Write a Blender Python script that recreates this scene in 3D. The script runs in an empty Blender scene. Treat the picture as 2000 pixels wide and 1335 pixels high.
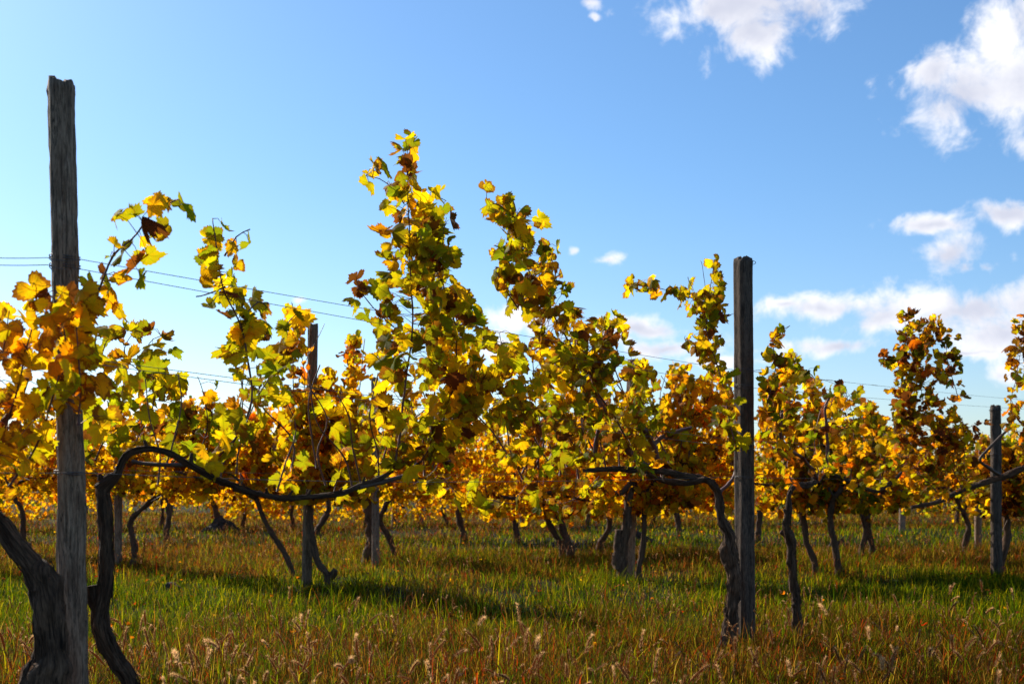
import bpy, math, random
import numpy as np

S = bpy.context.scene
COL = S.collection
rng = np.random.default_rng(7)
random.seed(7)
F = 2222.0          # focal length in photo pixels (2000 wide)
HY = 935.0          # photo row of the horizon
CH = 1.0            # eye height

# ------------------------------------------------------------ camera
cd = bpy.data.cameras.new("camera"); cam = bpy.data.objects.new("camera", cd); COL.objects.link(cam)
cam.location = (0, 0, CH); cam.rotation_euler = (math.radians(90), 0, 0)
cd.sensor_width = 36; cd.lens = 36 * F / 2000; cd.shift_y = (HY - 667.5) / 2000
cd.clip_start = 0.05; cd.clip_end = 6000
cd.dof.use_dof = True; cd.dof.focus_distance = 5.4; cd.dof.aperture_fstop = 5.0
S.camera = cam
S.render.resolution_x = 1024; S.render.resolution_y = 683

# ------------------------------------------------------------ exposure
S.view_settings.view_transform = 'Standard'; S.view_settings.look = 'None'
S.view_settings.gamma = 1; S.view_settings.exposure = 0.4

# ------------------------------------------------------------ node helper
class NT:
    def __init__(s, tree): s.t = tree; s.n = tree.nodes; s.l = tree.links
    def new(s, typ, **kw):
        n = s.n.new(typ)
        for k, v in kw.items(): setattr(n, k, v)
        return n
    def put(s, sock, v):
        if hasattr(v, 'is_linked') or isinstance(v, bpy.types.NodeSocket): s.l.new(v, sock)
        else: sock.default_value = v
    def m(s, op, a, b=None, c=None, clamp=False):
        n = s.n.new('ShaderNodeMath'); n.operation = op; n.use_clamp = clamp
        s.put(n.inputs[0], a)
        if b is not None: s.put(n.inputs[1], b)
        if c is not None: s.put(n.inputs[2], c)
        return n.outputs[0]
    def vm(s, op, a, b=None):
        n = s.n.new('ShaderNodeVectorMath'); n.operation = op
        s.put(n.inputs[0], a)
        if b is not None: s.put(n.inputs[1], b)
        return n.outputs[1] if op in ('LENGTH', 'DOT_PRODUCT') else n.outputs[0]
    def mix(s, f, a, b, blend='MIX'):
        n = s.n.new('ShaderNodeMix'); n.data_type = 'RGBA'; n.blend_type = blend
        s.put(n.inputs[0], f); s.put(n.inputs[6], a); s.put(n.inputs[7], b)
        return n.outputs[2]
    def noise(s, vec, scale, detail=2, rough=.5, dist=0, out=0):
        n = s.n.new('ShaderNodeTexNoise'); s.l.new(vec, n.inputs['Vector'])
        n.inputs['Scale'].default_value = scale; n.inputs['Detail'].default_value = detail
        n.inputs['Roughness'].default_value = rough; n.inputs['Distortion'].default_value = dist
        return n.outputs[out]
    def smooth(s, v, a, b, lo=0., hi=1.):
        n = s.n.new('ShaderNodeMapRange'); n.interpolation_type = 'SMOOTHSTEP'
        s.put(n.inputs[0], v); n.inputs[1].default_value = a; n.inputs[2].default_value = b
        n.inputs[3].default_value = lo; n.inputs[4].default_value = hi
        return n.outputs[0]

# ------------------------------------------------------------ sky and sun
SUN_AZ, SUN_EL = -42.0, 33.0        # degrees: ahead and to the left of the view
w = bpy.data.worlds.new("World"); S.world = w; w.use_nodes = True
N = NT(w.node_tree); N.n.clear()
sky = N.new('ShaderNodeTexSky', sky_type='NISHITA'); sky.sun_disc = False
sky.sun_elevation = math.radians(SUN_EL); sky.sun_rotation = math.radians(SUN_AZ)
sky.air_density = 1.0; sky.dust_density = 0.45; sky.ozone_density = 2.2
hsv = N.new('ShaderNodeHueSaturation'); N.l.new(sky.outputs[0], hsv.inputs['Color'])
hsv.inputs['Saturation'].default_value = 1.03; hsv.inputs['Value'].default_value = 1.0; hsv.inputs['Hue'].default_value = 0.5
tc = N.new('ShaderNodeTexCoord'); D = tc.outputs['Generated']
sp = N.new('ShaderNodeSeparateXYZ'); N.l.new(D, sp.inputs[0])
az = N.m('ARCTAN2', sp.outputs[0], sp.outputs[1]); el = N.m('ARCSINE', sp.outputs[2])
cb = N.new('ShaderNodeCombineXYZ'); N.l.new(az, cb.inputs[0]); N.l.new(el, cb.inputs[1])
P = cb.outputs[0]
# clouds: azimuth / elevation of each lump of cloud and its half sizes (radians)
CL = [(1450,5,170,50),(1470,70,85,50),(1395,25,70,35),(1570,20,60,40),(1150,8,26,13),(1160,34,14,7),
      (1880,185,105,65),(1975,160,85,100),(2000,50,55,65),(1822,135,48,40),(1980,285,38,42),(2060,120,60,160),
      (1822,436,72,17),(1858,492,50,40),(1895,522,30,20),(1958,412,48,24),(1998,510,28,22),(1940,525,20,14),
      (1208,505,38,14),(1140,488,15,10),(1600,597,105,26),(1730,618,110,40),(1880,612,150,46),(1960,655,95,42),(1630,673,95,17),(1530,592,45,12),
      (1250,640,110,24),(1050,640,90,34),(1310,676,95,22),(1160,668,90,18),(960,690,60,22),(598,602,16,9),(1945,735,30,26),(2040,600,120,60),(1890,693,60,7),
      (1400,700,70,12),(2150,350,90,60),(2300,180,140,90),(2250,620,160,40),(-300,560,120,26),(-700,420,160,60),(-520,640,160,22)]
warp = N.noise(D, 9, 4, .6, out=1)
wv = N.vm('MULTIPLY', N.vm('SUBTRACT', warp, (.5,.5,.5)), (.060,.042,0))
Pw = N.vm('ADD', P, wv)
dens = None
for (x, y, rx, ry) in CL:
    a = math.atan((x-1000)/F); e = math.atan((HY-y)/F*math.cos(a))
    sm = 1.35 if rx < 41 else 1.20
    q = N.vm('MULTIPLY', N.vm('SUBTRACT', Pw, (a, e, 0)), (F/rx/sm, F/ry/sm, 0))
    d = N.m('SUBTRACT', .62 if rx < 41 else 1.0, N.vm('LENGTH', q))
    dens = d if dens is None else N.m('SMOOTH_MAX', dens, d, .25)
fine = N.noise(D, 26, 7, .62, .3)
fv = N.m('MULTIPLY', N.m('SUBTRACT', fine, .5), 3.0)
tot = N.m('ADD', dens, fv)
cov = N.smooth(tot, -.08, .82)
sd = N.vm('ADD', D, (-.018, 0, .022))
fine2 = N.noise(sd, 15, 5, .6, .2)
thick = N.smooth(N.m('ADD', dens, N.m('MULTIPLY', N.m('SUBTRACT', fine2, .5), 2.2)), 0.1, 1.25)
ccol = N.mix(thick, (1.0, 1.0, 1.02, 1), (.62, .65, .76, 1))
cstr = N.vm('MULTIPLY', ccol, (8.5, 8.5, 8.65))
wisps = N.smooth(N.noise(N.vm('MULTIPLY', D, (1, 1, 3.0)), 5, 6, .65), .60, .9, 0, .35)
hz = N.smooth(el, 0.0, .30)
skyc = N.vm('MULTIPLY', hsv.outputs[0], N.mix(hz, (.90, 1.0, 1.15, 1), (.75, 1.0, 1.19, 1)))
allc = N.mix(cov, skyc, cstr)
bg = N.new('ShaderNodeBackground'); N.l.new(allc, bg.inputs[0]); bg.inputs[1].default_value = 0.10
out = N.new('ShaderNodeOutputWorld'); N.l.new(bg.outputs[0], out.inputs[0])

sl = bpy.data.lights.new("sun", 'SUN'); sun = bpy.data.objects.new("sun", sl); COL.objects.link(sun)
sl.energy = 5.0; sl.angle = math.radians(.55); sl.color = (1, .93, .80)
a, e = math.radians(SUN_AZ), math.radians(SUN_EL)
SD = np.array([math.sin(a)*math.cos(e), math.cos(a)*math.cos(e), math.sin(e)])
from mathutils import Vector
sun.rotation_euler = Vector(SD).to_track_quat('Z', 'Y').to_euler()
sun.location = (-20, 20, 20)

# ------------------------------------------------------------ scene helpers
def tag(o, label=None, cat=None, group=None, kind=None):
    if label: o['label'] = label
    if cat: o['category'] = cat
    if group: o['group'] = group
    if kind: o['kind'] = kind
    return o
def empty(name, loc):
    o = bpy.data.objects.new(name, None); COL.objects.link(o); o.location = tuple(float(v) for v in loc)
    o.empty_display_size = .1
    return o
def at(px, py, Y): return np.array([(px-1000)/F*Y, Y, CH+(HY-py)/F*Y])
def gh(x, y):
    return .02*np.sin(x*1.3+y*.7)+.018*np.sin(x*.5-y*1.1+2)+.01*np.sin(3.1*x+1.7*y)
def mesh_from(name, V, tris, mat, parent=None, cols=None, uv=None, extra=None, smooth=True, origin=None):
    """V (n,3), tris (m,3|4) numpy; optional point colours, point uv, extra float attributes."""
    V = np.asarray(V, dtype=np.float32); T = np.asarray(tris, dtype=np.int32)
    if parent is not None: V = V - np.array(parent.location, dtype=np.float32)
    elif origin is not None: V = V - np.asarray(origin, dtype=np.float32)
    me = bpy.data.meshes.new(name)
    k = T.shape[1]
    me.vertices.add(len(V)); me.vertices.foreach_set('co', V.ravel())
    me.loops.add(T.size); me.loops.foreach_set('vertex_index', T.ravel())
    me.polygons.add(len(T)); me.polygons.foreach_set('loop_start', np.arange(0, T.size, k, dtype=np.int32))
    me.update(calc_edges=True)
    me.polygons.foreach_set('use_smooth', np.full(len(T), smooth))
    if cols is not None:
        at_ = me.attributes.new('col', 'FLOAT_COLOR', 'POINT')
        c4 = np.ones((len(V), 4), np.float32); c4[:, :3] = cols; at_.data.foreach_set('color', c4.ravel())
    if uv is not None:
        at_ = me.attributes.new('luv', 'FLOAT_VECTOR', 'POINT')
        c3 = np.zeros((len(V), 3), np.float32); c3[:, :uv.shape[1]] = uv; at_.data.foreach_set('vector', c3.ravel())
    if extra:
        for n_, v_ in extra.items():
            at_ = me.attributes.new(n_, 'FLOAT', 'POINT'); at_.data.foreach_set('value', np.asarray(v_, np.float32))
    me.materials.append(mat)
    o = bpy.data.objects.new(name, me); COL.objects.link(o)
    if parent is not None: o.parent = parent
    elif origin is not None: o.location = tuple(float(v) for v in origin)
    return o

def smooth_path(pts, step):
    """Catmull-Rom through pts (n,4: xyz + radius), resampled about every `step` metres."""
    P = np.asarray(pts, float)
    if len(P) < 2: return P
    Q = np.vstack([2*P[0]-P[1], P, 2*P[-1]-P[-2]])
    out = []
    for i in range(1, len(Q)-2):
        n = max(2, int(np.linalg.norm(Q[i+1][:3]-Q[i][:3])/step))
        for t in np.arange(n)/n:
            p0, p1, p2, p3 = Q[i-1], Q[i], Q[i+1], Q[i+2]
            out.append(.5*((2*p1)+(-p0+p2)*t+(2*p0-5*p1+4*p2-p3)*t*t+(-p0+3*p1-3*p2+p3)*t**3))
    out.append(Q[-2]); out = np.array(out); out[:, 3] = np.maximum(out[:, 3], .0006)
    return out

def vnoise(p, seed=0):
    """cheap smooth value noise of an (n,3) array -> (n,) in -1..1"""
    p = np.asarray(p, float); i = np.floor(p).astype(np.int64); f = p-i; f = f*f*(3-2*f)
    def h(a, b, c):
        v = (a*374761393 + b*668265263 + c*2147483647 + seed*974711) & 0xffffffff
        v = ((v ^ (v >> 13))*1274126177) & 0xffffffff
        v = v ^ (v >> 16)
        return (v & 0xffff)/32767.5-1
    r = 0
    for dx in (0, 1):
        for dy in (0, 1):
            for dz in (0, 1):
                wt = (f[:, 0] if dx else 1-f[:, 0])*(f[:, 1] if dy else 1-f[:, 1])*(f[:, 2] if dz else 1-f[:, 2])
                r = r+wt*h(i[:, 0]+dx, i[:, 1]+dy, i[:, 2]+dz)
    return r

class Tubes:
    def __init__(s): s.V = []; s.T = []; s.uv = []; s.C = []; s.n = 0
    def add(s, path, sides=6, bark=0., knots=0., cap=True, col=(1, 1, 1), seed=None, ridge=7):
        P = np.asarray(path, float); n = len(P)
        if n < 2: return
        seed = rng.integers(1e5) if seed is None else seed
        tg = np.gradient(P[:, :3], axis=0); tg /= np.linalg.norm(tg, axis=1)[:, None]+1e-9
        ref = np.array([.13, .99, .07]) if abs(tg[0, 1]) < .8 else np.array([1., 0, 0])
        u = np.cross(tg, ref); u /= np.linalg.norm(u, axis=1)[:, None]+1e-9
        v = np.cross(tg, u)
        th = np.linspace(0, 2*np.pi, sides, endpoint=False)
        L = np.concatenate([[0], np.cumsum(np.linalg.norm(np.diff(P[:, :3], axis=0), axis=1))])
        R = P[:, 3][:, None]*np.ones(sides)[None, :]
        if bark > 0:
            LL = np.repeat(L[:, None], sides, 1); TT = np.repeat(th[None, :], n, 0)
            tw = TT+LL*1.2
            q = np.stack([np.cos(tw)*ridge/2.2, np.sin(tw)*ridge/2.2, LL*24+seed], -1).reshape(-1, 3)
            nz = vnoise(q, 1).reshape(n, sides)
            q2 = np.stack([np.cos(tw)*ridge, np.sin(tw)*ridge, LL*60+seed], -1).reshape(-1, 3)
            nz2 = vnoise(q2, 2).reshape(n, sides)
            q3 = np.stack([np.cos(TT)*.9, np.sin(TT)*.9, LL*17+seed], -1).reshape(-1, 3)
            nz3 = vnoise(q3, 3).reshape(n, sides)
            R = R*(1+bark*(nz*.6+nz2*.5)+knots*nz3)
        ring = P[:, None, :3]+R[..., None]*(np.cos(th)[None, :, None]*u[:, None, :]+np.sin(th)[None, :, None]*v[:, None, :])
        b = s.n; s.V.append(ring.reshape(-1, 3)); s.n += n*sides
        s.uv.append(np.stack([np.repeat(th[None, :], n, 0).ravel(), np.repeat(L[:, None], sides, 1).ravel()], -1))
        s.C.append(np.tile(np.asarray(col, float), (n*sides, 1)))
        i = np.arange(n-1)[:, None]*sides; j = np.arange(sides)[None, :]; k = (j+1) % sides
        a_, b_, c_, d_ = b+i+j, b+i+k, b+i+sides+k, b+i+sides+j
        s.T.append(np.stack([a_, b_, c_], -1).reshape(-1, 3)); s.T.append(np.stack([a_, c_, d_], -1).reshape(-1, 3))
        if cap:
            for (row, off) in ((0, 0), (n-1, (n-1)*sides)):
                s.V.append(P[row:row+1, :3]); s.uv.append(np.array([[0., L[row]]])); s.C.append(np.asarray([col], float)); c0 = s.n; s.n += 1
                jj = np.arange(sides); kk = (jj+1) % sides
                s.T.append(np.stack([np.full(sides, c0), b+off+jj, b+off+kk], -1))
    def build(s, name, mat, parent=None, origin=None):
        return mesh_from(name, np.concatenate(s.V), np.concatenate(s.T), mat, parent, np.concatenate(s.C), np.concatenate(s.uv), origin=origin)

# ------------------------------------------------------------ materials
def mat(name):
    m = bpy.data.materials.new(name); m.use_nodes = True; n = NT(m.node_tree); n.n.clear()
    o = n.new('ShaderNodeOutputMaterial'); return m, n, o
def leafy(name, transl=.5, rough=.5, veins=True, spec=.35, through=(1.42, 1.30, .45, 1), back=(.75, .68, .45, 1)):
    m, n, o = mat(name)
    at_ = n.new('ShaderNodeAttribute', attribute_name='col'); base = at_.outputs['Color']
    if veins:
        uvn = n.new('ShaderNodeAttribute', attribute_name='luv'); uv = uvn.outputs['Vector']
        s = n.new('ShaderNodeSeparateXYZ'); n.l.new(uv, s.inputs[0])
        ang = n.m('ARCTAN2', s.outputs[0], s.outputs[1]); r = s.outputs[2]
        rr = n.m('SQRT', n.m('ADD', n.m('MULTIPLY', s.outputs[0], s.outputs[0]), n.m('MULTIPLY', s.outputs[1], s.outputs[1])))
        dl = n.m('SUBTRACT', n.m('MODULO', n.m('ADD', ang, 10*math.radians(52)+math.radians(26)), math.radians(52)), math.radians(26))
        vd = n.m('MULTIPLY', rr, n.m('ABSOLUTE', n.m('SINE', dl)))
        vein = n.smooth(vd, .012, .05, 1, 0)
        # side veins
        sv = n.m('ABSOLUTE', n.m('SINE', n.m('MULTIPLY', n.m('SUBTRACT', rr, n.m('MULTIPLY', vd, .8)), 26)))
        sv = n.m('MULTIPLY', n.smooth(sv, 0, .25, .5, 0), n.smooth(rr, .1, .3))
        vein = n.m('MAXIMUM', vein, sv)
        wi = n.new('ShaderNodeAttribute', attribute_name='wither').outputs['Fac']
        geo = n.new('ShaderNodeNewGeometry')
        nz = n.noise(geo.outputs['Position'], 38, 4, .6)
        nz2 = n.noise(geo.outputs['Position'], 110, 3, .6)
        base = n.mix(n.smooth(nz, .35, .7, 0, .55), base, n.mix(1, base, (1.15, .72, .55, 1), 'MULTIPLY'))
        base = n.mix(n.m('MULTIPLY', vein, .38), base, n.mix(1, base, (.62, .85, .8, 1), 'MULTIPLY'))
        ed = n.m('ADD', n.m('ADD', r, n.m('MULTIPLY', n.m('SUBTRACT', nz, .5), 1.5)), n.m('SUBTRACT', wi, 1.0))
        br = n.smooth(ed, .05, .30)
        base = n.mix(n.m('MULTIPLY', br, .85), base, (.20, .060, .014, 1))
        sp_ = n.smooth(n.m('ADD', nz2, n.m('MULTIPLY', wi, .2)), .70, .78, 0, .7)
        base = n.mix(sp_, base, (.10, .035, .012, 1))
    pb = base if veins else n.mix(1, base, back, 'MULTIPLY')
    p = n.new('ShaderNodeBsdfPrincipled'); n.l.new(pb, p.inputs['Base Color']); p.inputs['Roughness'].default_value = rough
    p.inputs['Specular IOR Level'].default_value = spec
    t = n.new('ShaderNodeBsdfTranslucent')
    tb = n.mix(1, base, through, 'MULTIPLY')
    n.l.new(tb, t.inputs[0])
    mx = n.new('ShaderNodeMixShader'); mx.inputs[0].default_value = transl
    n.l.new(p.outputs[0], mx.inputs[1]); n.l.new(t.outputs[0], mx.inputs[2]); n.l.new(mx.outputs[0], o.inputs[0])
    if veins:
        bp = n.new('ShaderNodeBump'); bp.inputs['Strength'].default_value = .35; bp.inputs['Distance'].default_value = .003
        n.l.new(n.m('ADD', vein, n.m('MULTIPLY', nz, .8)), bp.inputs['Height'])
        n.l.new(bp.outputs[0], p.inputs['Normal']); n.l.new(bp.outputs[0], t.inputs['Normal'])
    return m
M = {}
M['leaf'] = leafy('vine_leaf', .74, rough=.62, spec=.18)
M['grass'] = leafy('grass_blade', .60, .7, veins=False, spec=.04, through=(1.35, 1.30, .6, 1))
M['fox'] = leafy('foxtail_bristle', .68, .7, veins=False, spec=.03, through=(1.15, 1.05, .9, 1), back=(.8, .7, .6, 1))

def wood(name, c0, c1, c2, gscale=1., bump=.6):
    m, n, o = mat(name)
    uv = n.new('ShaderNodeAttribute', attribute_name='luv').outputs['Vector']
    s = n.new('ShaderNodeSeparateXYZ'); n.l.new(uv, s.inputs[0])
    c = n.new('ShaderNodeCombineXYZ')
    n.l.new(n.m('COSINE', s.outputs[0]), c.inputs[0]); n.l.new(n.m('SINE', s.outputs[0]), c.inputs[1])
    n.l.new(n.m('MULTIPLY', s.outputs[1], .9), c.inputs[2])
    oi = n.new('ShaderNodeObjectInfo')
    V_ = n.vm('ADD', c.outputs[0], n.vm('MULTIPLY', oi.outputs['Location'], (3.1, 1.7, .3)))
    grain = n.noise(n.vm('MULTIPLY', V_, (3.2*gscale, 3.2*gscale, 13.0)), 1.7, 9, .72, .8)
    crack = n.noise(n.vm('MULTIPLY', V_, (1.7*gscale, 1.7*gscale, 1.6)), 1.8, 5, .6, .9)
    blot = n.noise(n.vm('MULTIPLY', V_, (1, 1, 7.5)), 1.3, 7, .68)
    col = n.mix(n.smooth(grain, .3, .7), c0, c1)
    col = n.mix(n.smooth(blot, .46, .66, 0, .6), col, c2)
    ck = n.smooth(n.m('ABSOLUTE', n.m('SUBTRACT', crack, .5)), 0, .022, 1, 0)
    col = n.mix(n.m('MULTIPLY', ck, .8), col, (.018, .014, .011, 1))
    p = n.new('ShaderNodeBsdfPrincipled'); n.l.new(col, p.inputs['Base Color']); p.inputs['Roughness'].default_value = .85
    p.inputs['Specular IOR Level'].default_value = .2
    b = n.new('ShaderNodeBump'); b.inputs['Strength'].default_value = bump; b.inputs['Distance'].default_value = .008
    n.l.new(n.m('SUBTRACT', n.m('ADD', grain, n.m('MULTIPLY', blot, .5)), n.m('MULTIPLY', ck, .8)), b.inputs['Height'])
    n.l.new(b.outputs[0], p.inputs['Normal']); n.l.new(p.outputs[0], o.inputs[0])
    return m
M['post'] = wood('weathered_post_wood', (.16, .100, .062, 1), (.42, .285, .19, 1), (.092, .052, .031, 1))
M['bark'] = wood('vine_bark', (.060, .031, .017, 1), (.23, .130, .075, 1), (.030, .016, .009, 1), 1.3, 1.0)

m, n, o = mat('cane'); M['cane'] = m
at_ = n.new('ShaderNodeAttribute', attribute_name='col')
g_ = n.new('ShaderNodeNewGeometry'); nz = n.noise(g_.outputs['Position'], 60, 3)
p = n.new('ShaderNodeBsdfPrincipled'); p.inputs['Roughness'].default_value = .6
n.l.new(n.mix(nz, at_.outputs['Color'], n.mix(1, at_.outputs['Color'], (.45, .4, .4, 1), 'MULTIPLY')), p.inputs['Base Color']); n.l.new(p.outputs[0], o.inputs[0])
m, n, o = mat('galvanised_wire'); M['wire'] = m
g_ = n.new('ShaderNodeNewGeometry'); nz = n.noise(g_.outputs['Position'], 30, 3)
p = n.new('ShaderNodeBsdfPrincipled'); p.inputs['Roughness'].default_value = .55; p.inputs['Metallic'].default_value = .6
n.l.new(n.mix(nz, (.10, .10, .11, 1), (.16, .13, .11, 1)), p.inputs['Base Color']); n.l.new(p.outputs[0], o.inputs[0])
m, n, o = mat('soil'); M['soil'] = m
g_ = n.new('ShaderNodeNewGeometry'); nz = n.noise(g_.outputs['Position'], 22, 6, .65)
p = n.new('ShaderNodeBsdfPrincipled'); p.inputs['Roughness'].default_value = .95
n.l.new(n.mix(nz, (.020, .013, .009, 1), (.075, .05, .032, 1)), p.inputs['Base Color']); n.l.new(p.outputs[0], o.inputs[0])
b = n.new('ShaderNodeBump'); b.inputs['Distance'].default_value = .03; n.l.new(nz, b.inputs['Height']); n.l.new(b.outputs[0], p.inputs['Normal'])
m, n, o = mat('meadow_ground'); M['ground'] = m
g_ = n.new('ShaderNodeNewGeometry'); nz = n.noise(g_.outputs['Position'], .45, 5, .6); nf = n.noise(g_.outputs['Position'], 14, 5, .65)
c_ = n.mix(n.smooth(nz, .4, .6), (.018, .030, .004, 1), (.030, .018, .007, 1))
c_ = n.mix(n.smooth(nf, .35, .7), n.mix(1, c_, (.4, .4, .4, 1), 'MULTIPLY'), c_)
p = n.new('ShaderNodeBsdfPrincipled'); p.inputs['Roughness'].default_value = .95; p.inputs['Specular IOR Level'].default_value = .1
n.l.new(c_, p.inputs['Base Color']); n.l.new(p.outputs[0], o.inputs[0])
b = n.new('ShaderNodeBump'); b.inputs['Distance'].default_value = .06; n.l.new(nf, b.inputs['Height']); n.l.new(b.outputs[0], p.inputs['Normal'])

# ------------------------------------------------------------ ground
gx = np.concatenate([-np.geomspace(1500, 14, 26), np.linspace(-13, 13, 105), np.geomspace(14, 1500, 26)])
gy = np.concatenate([-np.geomspace(300, 3, 10), np.linspace(-2, 24, 105), np.geomspace(25, 3000, 36)])
GX, GY = np.meshgrid(gx, gy)
fade = np.clip(1-(GY-30)/30, 0, 1)
GZ = gh(GX, GY)*fade-.01
V = np.stack([GX, GY, GZ], -1).reshape(-1, 3)
nx, ny = len(gx), len(gy)
ii = (np.arange(ny-1)[:, None]*nx+np.arange(nx-1)[None, :]).ravel()
tag(mesh_from('ground', V, np.stack([ii, ii+1, ii+nx+1, ii+nx], -1), M['ground']), kind='structure')

# ------------------------------------------------------------ grape leaves
def leaf_outline(npts, teeth):
    ctrl = [(0, 1.0), (14, .90), (27, .76), (40, .86), (53, .95), (66, .86), (80, .74), (94, .82), (108, .84), (125, .76), (142, .72), (158, .66), (170, .44), (180, .12)]
    ca = np.array([c[0] for c in ctrl]); cr = np.array([c[1] for c in ctrl])
    th = np.linspace(0, 360, npts, endpoint=False); t2 = np.where(th > 180, 360-th, th)
    r = np.interp(t2, ca, cr)
    if teeth: r = r*(1+.075*np.where(np.arange(npts) % 2 == 0, 1, -1)*(t2 < 160))
    return np.radians(th), r
def leaf_templ(hi):
    th, r = leaf_outline(44 if hi else 16, hi)
    n_ = len(th)
    if not hi: r = r*1.03
    ox = np.sin(th)*r; oy = np.cos(th)*r
    if hi:
        ix, iy = ox*.5, oy*.5
        X = np.concatenate([[0], ix, ox]); Y = np.concatenate([[0], iy, oy]); E = np.concatenate([[0], np.full(n_, .5), np.ones(n_)])
        j = np.arange(n_); k = (j+1) % n_
        T = np.concatenate([np.stack([0*j, 1+j, 1+k], -1), np.stack([1+j, 1+n_+j, 1+n_+k], -1), np.stack([1+j, 1+n_+k, 1+k], -1)])
    else:
        X = np.concatenate([[0], ox]); Y = np.concatenate([[0], oy]); E = np.concatenate([[0], np.ones(n_)])
        j = np.arange(n_); k = (j+1) % n_
        T = np.stack([0*j, 1+j, 1+k], -1)
    return X, Y, E, T
TEMPL = {True: leaf_templ(True), False: leaf_templ(False)}
PAL = {   # base colours of leaves in autumn
 'g': (.22, .25, .010), 'l': (.42, .39, .010), 'y': (.68, .46, .010), 'd': (.68, .34, .008), 'o': (.60, .17, .008), 'b': (.12, .045, .014), 'r': (.42, .035, .010), 'k': (.085, .095, .008)}
MIX = {
 'orange': 'yyyyyydddddollbyy', 'gold': 'yyyyyyydddlllldob', 'green': 'ggggllllllyyyydgb', 'olive': 'gglllyyyydddobgk', 'brown': 'ggllyyydddobbkgl', 'bright': 'yyyyyyyddddllo'}
def norm(a): return a/(np.linalg.norm(a, axis=-1, keepdims=True)+1e-9)

def make_leaves(name, pos, size, tipdir, nrm, mixname, hi, parent, wither=.18, colfix=None):
    n_ = len(pos)
    if n_ == 0: return None
    X, Y, E, T = TEMPL[hi]
    m_ = len(X)
    keys = np.array([PAL[c] for c in MIX[mixname]]); ci = rng.integers(0, len(keys), n_)
    base = keys[ci]*rng.uniform(.78, 1.18, (n_, 1))*rng.uniform(.9, 1.1, (n_, 3))
    wi = np.clip(rng.normal(wither, .22, n_), 0, .9)
    y_ax = norm(tipdir); z_ax = norm(nrm-(nrm*y_ax).sum(-1, keepdims=True)*y_ax); x_ax = np.cross(y_ax, z_ax)
    r2 = (X**2+Y**2)[None, :]
    th = np.arctan2(X, Y)[None, :]
    fold = rng.normal(.25, .35, (n_, 1)); cup = rng.normal(-.30, .5, (n_, 1)); ph = rng.uniform(0, 6.28, (n_, 1)); wv = rng.uniform(.05, .22, (n_, 1))
    ph2 = rng.uniform(0, 6.28, (n_, 1))
    asp = rng.uniform(.72, 1.15, (n_, 1))
    curl = (wi[:, None] > .5)*1.0
    Z = fold*np.abs(X)[None, :]+cup*r2+wv*np.sin(3*th+ph)*np.sqrt(r2)+.06*np.sin(7*th+ph2)*r2+curl*rng.uniform(-.7, .7, (n_, 1))*r2
    shr = 1-.30*curl*r2-.12*np.abs(cup)*r2
    # irregular outline: lobes of unequal length, bitten margins
    irr = 1+.22*np.sin(th*2+ph)*E[None, :]+.10*np.sin(th*5+ph2)*E[None, :]
    lx = X[None, :]*asp*shr*irr; ly = Y[None, :]*shr*irr-.0
    sz = np.asarray(size).reshape(-1, 1)
    Vv = pos[:, None, :]+(lx*sz)[..., None]*x_ax[:, None, :]+(ly*sz)[..., None]*y_ax[:, None, :]+(Z*sz)[..., None]*z_ax[:, None, :]
    TT = (T[None]+(np.arange(n_)*m_)[:, None, None]).reshape(-1, 3)
    cols = np.repeat(base[:, None, :], m_, 1).reshape(-1, 3)
    uv = np.stack([np.tile(X, n_), np.tile(Y, n_), np.tile(E, n_)], -1)
    return mesh_from(name, Vv.reshape(-1, 3), TT, M['leaf'], parent, cols, uv, {'wither': np.repeat(wi, m_)})

def leaf_dirs(n_):
    """blade tips hang down and outwards; faces turn every way, more towards the light"""
    ph = rng.uniform(0, 2*np.pi, n_); tip = np.stack([np.cos(ph), np.sin(ph), rng.normal(-.75, .55, n_)], -1)
    q = rng.normal(0, 1, (n_, 3)); q[:, 2] *= .8
    nr = norm(q)+.75*SD[None]*rng.choice([1, 1, -.3], (n_, 1))
    return tip, nr
CANE = (.16, .055, .030); CANE2 = (.10, .060, .035)

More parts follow.
